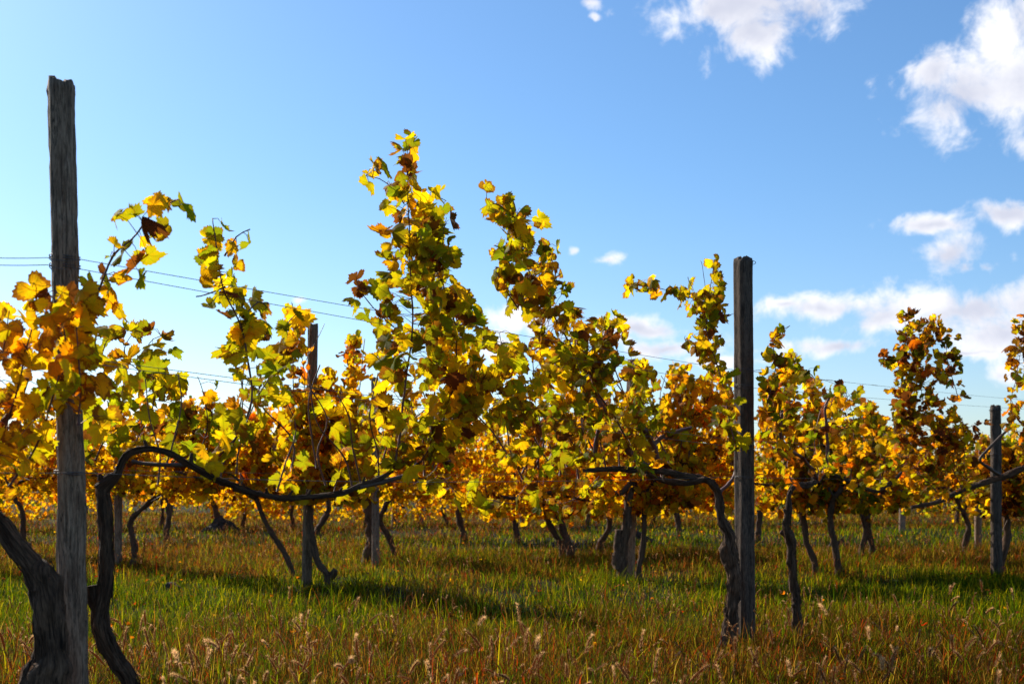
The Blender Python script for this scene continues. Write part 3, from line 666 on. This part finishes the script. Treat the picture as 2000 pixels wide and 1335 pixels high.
# ------------------------------------------------------------ posts
M['dark_post'] = wood('dark_post_wood', (.060, .038, .026, 1), (.17, .115, .080, 1), (.034, .020, .013, 1))
M['brown_post'] = wood('brown_post_wood', (.11, .065, .036, 1), (.30, .19, .11, 1), (.060, .034, .018, 1))
M['pale_post'] = wood('pale_post_wood', (.17, .125, .095, 1), (.46, .36, .29, 1), (.095, .062, .044, 1))
def post(label, x, Y, ytop, w_px, lean=0., seed=1, rough=.12, sides=40, flat=0.0, group='wooden trellis posts', top_chip=.02, bx=None, mat_='post'):
    """x at the top; bx at the ground"""
    bx = x if bx is None else bx
    B0 = base_of(bx, Y); T0 = at(x, ytop, Y)
    root = empty('wooden_post', B0); tag(root, label, 'post', group)
    n_ = 110 if Y < 8 else 50
    r = w_px/2*Y/F
    t = np.linspace(0, 1, n_)
    c = B0[None]*(1-t)[:, None]+T0[None]*t[:, None]; c[:, 2] += -.08*(1-t)
    th = np.linspace(0, 2*np.pi, sides, endpoint=False)
    H = T0[2]-B0[2]
    zz = np.repeat((t*H)[:, None], sides, 1); TT = np.repeat(th[None], n_, 0)
    q = lambda a_, b_, s_: vnoise(np.stack([np.cos(TT)*a_, np.sin(TT)*a_, zz*b_+seed*13.7], -1).reshape(-1, 3), s_).reshape(n_, sides)
    R = r*(1+rough*(.7*q(1.0, 2.6, 1)+.35*q(1.7, 9, 4)+.22*q(3, 30, 3)+.9*np.clip(q(1.5, 6, 5)-.45, 0, 1)-.8*np.clip(q(1.6, 7, 6)-.45, 0, 1)))
    # a square-ish, split log rather than a turned cylinder
    R *= 1-flat*.16*np.cos(4*(TT-.5))
    # deep drying cracks
    for a0, dep, wd in ((4.3, .30, .10), (5.2, .20, .07), (3.4, .16, .06), (1.2, .25, .1)):
        aa = a0+.20*vnoise(np.stack([zz[:, 0]*1.4, zz[:, 0]*0+seed, zz[:, 0]*0+a0], -1), 3)[:, None]
        dd = np.abs((TT-aa+np.pi) % (2*np.pi)-np.pi)
        R *= 1-dep*np.exp(-(dd/wd)**2)*np.clip(.5+vnoise(np.stack([zz[:, 0]*1.1+9, zz[:, 0]*0+seed*2, zz[:, 0]*0+a0], -1), 4), 0, 1)[:, None]
    V = c[:, None, :]+R[..., None]*np.stack([np.cos(th), np.sin(th), 0*th], -1)[None]
    # ragged sawn top
    V[-1, :, 2] += top_chip*vnoise(np.stack([np.cos(th)*2.5, np.sin(th)*2.5, 0*th+seed], -1), 7)
    V[-1, :, :2] = c[-1, :2]+(V[-1, :, :2]-c[-1, :2])*.96
    V = V.reshape(-1, 3)
    i = np.arange(n_-1)[:, None]*sides; j = np.arange(sides)[None]; k_ = (j+1) % sides
    T = np.concatenate([np.stack([i+j, i+k_, i+sides+k_], -1).reshape(-1, 3), np.stack([i+j, i+sides+k_, i+sides+j], -1).reshape(-1, 3)])
    uv = np.stack([TT.ravel(), zz.ravel()], -1)
    # end grain
    inner = c[-1][None]+(V[-sides:]-c[-1][None])*np.array([.5, .5, 1]); inner[:, 2] += .004*rng.normal(0, 1, sides)
    o1 = len(V); V = np.vstack([V, inner, c[-1][None]]); uv = np.vstack([uv, np.stack([th, np.full(sides, H+.05)], -1), [[0, H+.1]]])
    l0 = o1-sides; jj = np.arange(sides); kk = (jj+1) % sides
    T = np.concatenate([T, np.stack([l0+jj, l0+kk, o1+kk], -1), np.stack([l0+jj, o1+kk, o1+jj], -1), np.stack([o1+jj, o1+kk, 0*jj+o1+sides], -1)])
    mesh_from('shaft', V, T, M[mat_], root, None, uv)
    return root, c, r
p1, c1, r1 = post('tallest weathered grey post at the left, cracked, leaning slightly', 119, 3.42, 164, 52, seed=3, rough=.24, sides=64, flat=.5, bx=152, mat_='post')
p2, c2, r2 = post('thick dark square post at mid-right with a wire loop at its top', 1451, 6.62, 506, 34, seed=5, rough=.07, sides=56, flat=.7, bx=1456, mat_='dark_post')
p3, c3, r3 = post('rough post near the right edge behind the long bare arm, top below the wires', 1944, 11.5, 792, 21, seed=8, rough=.2, bx=1947, mat_='dark_post')
p4, c4, r4 = post('slim pale-edged square post left of centre, notched at the top right', 612, 10.5, 634, 19, seed=11, rough=.10, flat=.8, bx=598, mat_='brown_post')
p5, c5, r5 = post('rounded grey post between the slim post and the tallest shoots', 732, 13.2, 738, 15, seed=14, rough=.05, bx=734)
p6, c6, r6 = post('post right of centre with leaves hiding its top, stout vine at its foot', 1237, 11.6, 702, 22, seed=17, rough=.12, flat=.6, bx=1228)
post('thin dark post in the shade right of the tallest post', 231, 13.2, 800, 15, seed=20, bx=231)
post('distant post right of the kinked vine, under the centre canopy', 770, 24, 862, 11, seed=23, sides=16)
post('distant post under the centre canopy, right one of a pair', 821, 24.5, 866, 12, seed=26, sides=16)
post('short distant post alone in the gap at the right, beside the pale path', 1762, 21, 860, 12, seed=29, sides=16)
post('thin distant post left of the rough right post', 1910, 15.5, 872, 13, seed=31, sides=16)
# wire loop and staple on the thick post
t_ = Tubes()
tp = at(1466, 514, 6.60)
lp = [[tp[0]+.0+.030*math.sin(u)*1.0+.0, tp[1]-.01*math.cos(u), tp[2]+.012*math.cos(u)+.002*u, .0018] for u in np.linspace(-.6, 5.0, 18)]
t_.add(smooth_path(lp, .004), 5); t_.add(np.array([[tp[0]-.03, tp[1]-.04, tp[2]+.022, .0016], [tp[0]+.01, tp[1]-.02, tp[2]+.012, .0016], [tp[0]+.008, tp[1]-.01, tp[2]-.02, .0016]]), 5)
t_.build('wire_loop', M['wire'], p2)

def wraps(root, c, r, H, rows):
    for y_, Y_ in rows:
        t2 = Tubes()
        z = CH+(HY-y_)/F*Y_; k_ = int(np.argmin(np.abs(c[:, 2]-z))); cx_, cy_ = c[k_, 0], c[k_, 1]
        for q_ in (-.004, .003):
            t2.add(np.array([[cx_+1.09*r*math.cos(u), cy_+1.09*r*math.sin(u), z+q_+.003*math.sin(u*2), .0016] for u in np.linspace(0, 6.3, 30)]), 5, cap=False)
        t2.build('wire_wrap', M['wire'], root)
wraps(p1, c1, r1, 0, [(504, 3.42), (521, 3.42), (702, 3.42), (922, 3.42)]); wraps(p2, c2, r2, 0, [(722, 6.62), (753, 6.62), (866, 6.62), (931, 6.62)]); wraps(p3, c3, r3, 0, [(800, 11.5), (886, 11.5)])

# ------------------------------------------------------------ wires
def wire(label, anchors, r=.0011, sag=.006, group='trellis wires', ties=()):
    """anchors: world points; the wire hangs between them"""
    P_ = []
    for a_, b_ in zip(anchors[:-1], anchors[1:]):
        n_ = 14
        for t in np.arange(n_)/n_:
            q = a_*(1-t)+b_*t; q = q.copy(); q[2] -= 4*sag*t*(1-t); P_.append([*q, r])
    P_.append([*anchors[-1], r]); P_ = np.array(P_)
    w_ = Tubes(); w_.add(P_, 6)
    for (x, y, Y) in ties:   # twisted splice
        q = at(x, y, Y); hel = [[q[0]+s_*.012, q[1]+.003*math.cos(s_*7), q[2]-.0015*s_+.003*math.sin(s_*7), .0013] for s_ in np.linspace(-2, 2, 40)]
        w_.add(np.array(hel), 5)
    o_ = w_.build('trellis_wire', M['wire'], origin=P_[0, :3]); tag(o_, label, 'wire', group)
def A_(x, y, Y): return at(x, y, Y)
wire('uppermost wire of the front row, crossing the sky from the tallest post', [A_(-150, 494, 2.9), A_(92, 503, 3.36), A_(155, 506, 3.36), A_(1434, 722, 6.55), A_(1470, 725, 6.55), A_(1945, 776, 11.3), A_(2200, 792, 14)])
wire('second wire of the front row, just below the uppermost', [A_(-150, 508, 2.9), A_(92, 517, 3.36), A_(155, 525, 3.36), A_(1434, 752, 6.55), A_(1470, 757, 6.55), A_(1945, 795, 11.35), A_(2200, 808, 14)], ties=((1708, 752, 9.2),))
wire('front row wire at mid height crossing the yellow leaves, upper one of the close pair', [A_(-150, 668, 2.9), A_(150, 698, 3.36), A_(1434, 858, 6.55), A_(1945, 884, 11.3)], ties=((560, 772, 3.95),))
wire('front row wire at mid height crossing the yellow leaves, lower one of the close pair', [A_(-150, 690, 2.9), A_(150, 706, 3.36), A_(1434, 872, 6.55), A_(1945, 892, 11.3)])
wire('lowest wire of the front row, level along the arms', [A_(-150, 915, 2.9), A_(150, 922, 3.36), A_(800, 941, 4.5), A_(1434, 931, 6.55), A_(1945, 937, 11.3), A_(2200, 937, 14)])
wire('crooked tie wire twisting right from the thick mid-right post to a leafy shoot', [A_(1470, 724, 6.55), A_(1520, 727, 6.9), A_(1600, 740, 7.6), A_(1650, 760, 8.2)], r=.0016, sag=-.01, ties=((1500, 726, 6.8), (1620, 742, 7.8)))
wire('wire of the second row from the slim post, upper', [A_(-250, 770, 9.2), A_(606, 790, 10.4), A_(1237, 806, 11.5), A_(1948, 862, 12.5)])
wire('wire of the second row from the slim post, lower', [A_(-250, 905, 9.2), A_(602, 925, 10.4), A_(1237, 925, 11.5), A_(1948, 925, 12.5)])

for (x_, y_, Y_, top_, who) in ((228, 925, 3.5, 921, 'kinked shoulder of the vine right of the tallest post'), (470, 950, 3.83, 933, 'long arm sagging left of the slim post'), (735, 937, 4.38, 938, 'end of the long arm under the tallest shoots'), (1296, 921, 6.05, 934, 'arm left of the thick mid-right post'), (1585, 946, 6.9, 934, 'bend of the slender free vine')):
    q_ = at(x_, (y_+top_)/2, Y_); hh = abs(y_-top_)/2*Y_/F+.016; tw = Tubes()
    tw.add(np.array([[q_[0]+.004*math.sin(u*3), q_[1]+.017*math.cos(u), q_[2]+hh*math.sin(u), .0017] for u in np.linspace(0, 6.3, 26)]), 5, cap=False, col=(.16, .11, .06))
    tag(tw.build('vine_tie', M['cane'], origin=q_), 'twine tie round the '+who, 'tie', 'ties holding arms to the wire')

# ------------------------------------------------------------ mounds of earth
def mound(label, x, y, w_px, h_px, seed):
    Y = .96*F/(y-HY); X = (x-1000)/F*Y
    n_ = 26; rr = np.linspace(0, 1, 12); th = np.linspace(0, 2*np.pi, n_, endpoint=False)
    a_ = w_px/2*Y/F; h_ = h_px*Y/F
    V = [[X, Y, gh(X, Y)+h_]]
    for r_ in rr[1:]:
        for t in th:
            k_ = 1+.25*math.sin(3*t+seed)+.1*math.sin(7*t+seed*2)
            x_ = X+math.cos(t)*r_*a_*k_; y_ = Y+math.sin(t)*r_*a_*.7*k_
            z_ = gh(x_, y_)-.02+(h_+.02)*(math.cos(r_*math.pi)*.5+.5)
            V.append([x_, y_, z_])
    V = np.array(V); V += .25*h_*np.stack([vnoise(V*16+seed+k_*5, 9) for k_ in range(3)], -1)
    T = [[0, 1+j, 1+(j+1) % n_] for j in range(n_)]
    for i in range(10):
        for j in range(n_):
            p_ = 1+i*n_+j; q_ = 1+i*n_+(j+1) % n_; T += [[p_, p_+n_, q_+n_], [p_, q_+n_, q_]]
    o_ = mesh_from('earth_mound', V, T, M['soil'], origin=(X, Y, gh(X, Y)), smooth=False); tag(o_, label, 'mound', 'earth mounds')
mound('dark earth mound at the foot of a small vine, left of centre', 430, 1036, 90, 26, 1)
mound('dark earth mound behind the stout stepped vine', 1235, 1056, 110, 22, 2)
mound('low dark mound in the near grass left of the slim post', 335, 1148, 80, 14, 3)
mound('dark earth mound between two vines at the right, behind the free vine', 1640, 1062, 70, 20, 4)

# ------------------------------------------------------------ grass
GREEN = np.array([(.062, .105, .002), (.125, .165, .003), (.035, .066, .002), (.30, .24, .005)])
STRAW = np.array([(.24, .090, .016), (.18, .052, .010), (.075, .028, .009), (.30, .18, .045)])
REDS = np.array([(.30, .028, .008), (.30, .07, .010), (.10, .020, .010)])
def dryness(x, y):
    """0 green lanes, 1 dry reddish strips along the vine rows"""
    p_ = np.stack([x*.5, y*.35, 0*x], -1)
    n1 = vnoise(p_, 21); n2 = vnoise(np.stack([x*1.7, y*1.2, 0*x+3], -1), 22)
    d = np.interp(y, [0, 5.5, 6.6, 7.4, 8.5, 10.6, 12.0, 15.0, 17.0, 20, 24, 30, 40], [.88, .84, .70, .36, .08, .12, .80, .98, .22, .18, .9, .9, .8])
    d = d+np.where(x < -y*.19, .25*np.clip((y-9)/3, 0, 1), 0)
    return np.clip(d+.42*n1+.34*n2, 0, 1)
def blades(n_, y0, y1, hmin, hmax, wmin, wmax, bend=.5, over=1.35):
    # uniform over the wedge in view (and a margin on both sides)
    y = np.sqrt(rng.uniform(y0**2, y1**2, n_)); x = rng.uniform(-.45, .45, n_)*y*over
    cl = vnoise(np.stack([x*3, y*3, 0*x], -1), 31); cl2 = vnoise(np.stack([x*.9, y*.9, 0*x], -1), 32)
    keep = rng.uniform(-1.3, 1, n_) < cl+.6*cl2+.35
    x, y, cl = x[keep], y[keep], cl[keep]; n_ = len(x)
    dr = dryness(x, y)
    h = rng.uniform(hmin, hmax, n_)*(1+.45*cl)*(1+.25*dr)
    w_ = rng.uniform(wmin, wmax, n_)
    ph = rng.uniform(0, 2*np.pi, n_); f = np.stack([np.cos(ph), np.sin(ph), 0*ph], -1); s_ = np.stack([-np.sin(ph), np.cos(ph), 0*ph], -1)
    bd = rng.uniform(.1, 1, n_)**1.1*3.0*bend*h
    B0 = np.stack([x, y, gh(x, y)-.015], -1)
    up = np.array([0, 0, 1.])[None]
    p1_ = B0+up*(h*.5)[:, None]+f*(bd*rng.uniform(.1, .5, n_))[:, None]
    p2_ = B0+up*(h*.97)[:, None]*np.sqrt(np.clip(1-.45*(bd/h)**2, .15, 1))[:, None]+f*bd[:, None]
    V = np.stack([B0-s_*(w_*.5)[:, None], B0+s_*(w_*.5)[:, None], p1_-s_*(w_*.42)[:, None], p1_+s_*(w_*.42)[:, None], p2_], 1)
    T = np.array([[0, 1, 3], [0, 3, 2], [2, 3, 4]])
    u = rng.uniform(size=n_)
    c = GREEN[rng.integers(0, 4, n_)]
    dry = u < dr*.62
    c = np.where(dry[:, None], STRAW[rng.integers(0, 4, n_)], c)
    red = rng.uniform(size=n_) < (.008+.13*dr*np.clip(.5+1.4*vnoise(np.stack([x*1.3, y*1.1, 0*x+9], -1), 44), 0, 1.6))
    c = np.where(red[:, None], REDS[rng.integers(0, 3, n_)], c)
    c = c*rng.uniform(.45, 1.65, (n_, 1))
    return V.reshape(-1, 3), (T[None]+(np.arange(n_)*5)[:, None, None]).reshape(-1, 3), np.repeat(c, 5, 0)
def build_parts(name, parts, label, material, cat='grass'):
    Vs, Ts, Cs = [], [], []; o_ = 0
    for V, T, C in parts: Vs.append(V); Ts.append(T+o_); Cs.append(C); o_ += len(V)
    ob = mesh_from(name, np.concatenate(Vs), np.concatenate(Ts), material, None, np.concatenate(Cs))
    return tag(ob, label, cat, kind='stuff')
build_parts('grass', [blades(230000, 3.2, 8, .05, .13, .0022, .0045), blades(9000, 3.6, 9, .14, .26, .003, .005, .4), blades(12000, 9, 18, .13, .24, .004, .007, .4), blades(230000, 8, 16, .05, .12, .004, .007), blades(120000, 16, 34, .06, .13, .009, .016), blades(60000, 34, 80, .08, .16, .02, .04)],
            'green and rust red autumn grass covering the vineyard floor', M['grass'])

# foxtails: fuzzy seed heads on arching stalks
def fox_geo(seed, simple=False):
    r_ = np.random.default_rng(seed)
    H = r_.uniform(.18, .34); ln = r_.uniform(.065, .10)
    lean = r_.uniform(.02, .10); ph = r_.uniform(0, 6.28); f = np.array([math.cos(ph), math.sin(ph), 0])
    pts = [np.array([0, 0, -.02]), np.array([0, 0, H*.5])+f*lean*.25, np.array([0, 0, H])+f*lean]
    nod = r_.uniform(0, .7)
    d = norm(np.array([0, 0, 1.])*(1-nod*.6)+f*(.15+nod)); tip = pts[-1]+d*ln+np.array([0, 0, -.012*nod])
    stem = smooth_path([[*q, .0011] for q in pts], .05)
    colr = [(.24, .04, .012), (.15, .09, .02), (.10, .11, .015)][r_.integers(3)]
    st = Tubes(); st.add(stem, 3, cap=False, col=colr)
    # two narrow leaf blades
    Vb, Tb, Cb = [], [], []
    for k_ in range(3):
        a_ = r_.uniform(0, 6.28); g = np.array([math.cos(a_), math.sin(a_), 0]); h0 = r_.uniform(.0, .12)
        q0 = np.array([0, 0, h0]); q1 = q0+g*.05+np.array([0, 0, .07]); q2 = q0+g*r_.uniform(.09, .15)+np.array([0, 0, r_.uniform(.03, .12)])
        s_ = np.cross(g, [0, 0, 1])*.0025; o_ = len(Vb); Vb += [q0-s_, q0+s_, q1-s_, q1+s_, q2]; Tb += [[o_, o_+1, o_+3], [o_, o_+3, o_+2], [o_+2, o_+3, o_+4]]
        cc = [(.40, .045, .008), (.18, .09, .012), (.07, .12, .006)][r_.integers(3)]; Cb += [cc]*5
    base = len(st.V) and st.n
    V_s = np.concatenate(st.V+[np.array(Vb)]); T_s = np.concatenate(st.T+[np.array(Tb)+base]); C_s = np.concatenate(st.C+[np.array(Cb)])
    # head: core and bristles
    hd = Tubes(); rr = [.0022, .0038, .0042, .0034, .0014]
    c_ = [[*(pts[-1]+(tip-pts[-1])*t+np.array([0, 0, .006*math.sin(t*3)])), rr[i]] for i, t in enumerate(np.linspace(0, 1, 5))]
    cp = smooth_path(c_, .012); hd.add(cp, 5, col=(.34, .17, .07))
    nb = 30 if simple else 190
    Vh, Th, Ch = [], [], []
    for k_ in range(nb):
        t = r_.uniform(0, 1); c0 = pts[-1]+(tip-pts[-1])*t+np.array([0, 0, .006*math.sin(t*3)]); q = r_.normal(0, 1, 3); q -= d*q.dot(d); q = norm(q)
        e_ = c0+q*r_.uniform(.010, .016)+d*r_.uniform(.004, .010); s_ = np.cross(q, d)*(.0013 if simple else .00055)
        o_ = len(Vh); Vh += [c0-s_, c0+s_, e_]; Th.append([o_, o_+1, o_+2]); Ch += [(.85, .55, .28)]*3
    V_h = np.concatenate(hd.V+[np.array(Vh)]); T_h = np.concatenate(hd.T+[np.array(Th)+hd.n]); C_h = np.concatenate(hd.C+[np.array(Ch)])
    return (V_s, T_s, C_s), (V_h, T_h, C_h)
protos = []
for k in range(10):
    (a1, a2, a3), (h1, h2, h3) = fox_geo(100+k)
    r0 = empty('foxtail_grass', (0, 0, 0)); tag(r0, 'foxtail grass with a fuzzy backlit seed head in the near meadow', 'foxtail grass', 'foxtails in the foreground')
    so = mesh_from('stalk', a1, a2, M['grass'], r0, a3); ho = mesh_from('seed_head', h1, h2, M['fox'], r0, h3)
    protos.append((r0, so, ho))
clusters = [(430, 1300, 46, 12), (540, 1270, 60, 16), (610, 1240, 40, 8), (700, 1275, 40, 8), (330, 1290, 50, 10), (60, 1290, 50, 8), (990, 1250, 36, 8), (1090, 1270, 50, 8), (920, 1300, 60, 8), (250, 1240, 40, 6), (1230, 1290, 60, 8), (1560, 1280, 60, 7), (1650, 1290, 60, 6), (1880, 1250, 80, 12), (1960, 1220, 60, 10), (1780, 1200, 60, 8), (1340, 1300, 40, 6), (1480, 1300, 40, 6), (800, 1300, 60, 8), (1720, 1280, 50, 7)]
spots = []
for (cx, cy, sp_, n_) in clusters:
    for _ in range(int(n_*1.7)):
        px = cx+rng.normal(0, sp_); py = cy+rng.normal(0, 36)
        Y = F*(CH-.30)/(max(py, 1150)-HY); Y = min(max(Y, 4.0), 7.5); spots.append(((px-1000)/F*Y, Y))
for i, (x, y) in enumerate(spots):
    r0, so, ho = protos[i % 10]
    if i < 10: rt = r0
    else:
        rt = r0.copy(); COL.objects.link(rt)
        for ch in (so, ho):
            c_ = ch.copy(); COL.objects.link(c_); c_.parent = rt
    s_ = random.uniform(.6, 1.1)
    rt.location = (x, y, float(gh(x, y))); rt.rotation_euler = (random.uniform(-.22, .22), random.uniform(-.22, .22), random.uniform(0, 6.28)); rt.scale = (s_, s_, s_)
# the countless rest
parts_ = []
geos = [fox_geo(300+k, True) for k in range(12)]
def scatter_fox(n_, y0, y1, thr, hs=1.):
    y = np.sqrt(rng.uniform(y0**2, y1**2, n_)); x = rng.uniform(-.45, .45, n_)*y*1.25
    keep = (dryness(x, y) > thr)
    for x_, y_ in zip(x[keep], y[keep]):
        (a1, a2, a3), (h1, h2, h3) = geos[rng.integers(12)]
        a_ = rng.uniform(0, 6.28); R_ = np.array([[math.cos(a_), -math.sin(a_), 0], [math.sin(a_), math.cos(a_), 0], [0, 0, 1]])*rng.uniform(.6, 1.05)*hs
        o_ = np.array([x_, y_, gh(x_, y_)])
        parts_.append((a1@R_.T+o_, a2, a3)); parts_.append((h1@R_.T+o_, h2, h3))
scatter_fox(1500, 4.5, 8.5, .50, .75); scatter_fox(8000, 9, 26, .5, .85)
build_parts('foxtail_meadow', parts_, 'reddish foxtails and dry weeds scattered thickly through the grass', M['fox'], 'wild grass')

# fallen leaves
n_ = 1300
y = np.sqrt(rng.uniform(4.5**2, 20**2, n_)); x = rng.uniform(-.45, .45, n_)*y*1.25
pos = np.stack([x, y, gh(x, y)+rng.uniform(.01, .10, n_)], -1)
ph = rng.uniform(0, 6.28, n_); tip = np.stack([np.cos(ph), np.sin(ph), rng.normal(0, .3, n_)], -1); nr = np.stack([rng.normal(0, .4, n_), rng.normal(0, .4, n_), np.ones(n_)], -1)
MIX['litter'] = 'bbbbbooodrryb'
fl = make_leaves('fallen_leaves', pos, rng.uniform(.014, .028, n_), tip, nr, 'litter', False, None, .5)
tag(fl, 'fallen brown and yellow leaves lying in the grass', 'leaves', kind='stuff')

# ------------------------------------------------------------ far trees on the horizon
n_ = 26000
x = rng.uniform(-140, 140, n_); hgt = 4.0+2.2*vnoise(np.stack([x*.12, 0*x, 0*x], -1), 41)+1.5*vnoise(np.stack([x*.5, 0*x, 0*x], -1), 42)
pos = np.stack([x, 150+rng.uniform(-4, 4, n_), rng.uniform(0, 1, n_)**.8*hgt], -1)
tip, nr = leaf_dirs(n_)
old = MIX['green']; MIX['woods'] = 'kkkkg'
ft = make_leaves('far_treeline', pos, rng.uniform(.5, 1.1, n_), tip, nr, 'woods', False, None, .1)
tag(ft, 'dark green belt of far trees on the horizon behind the vines', 'trees', kind='stuff')
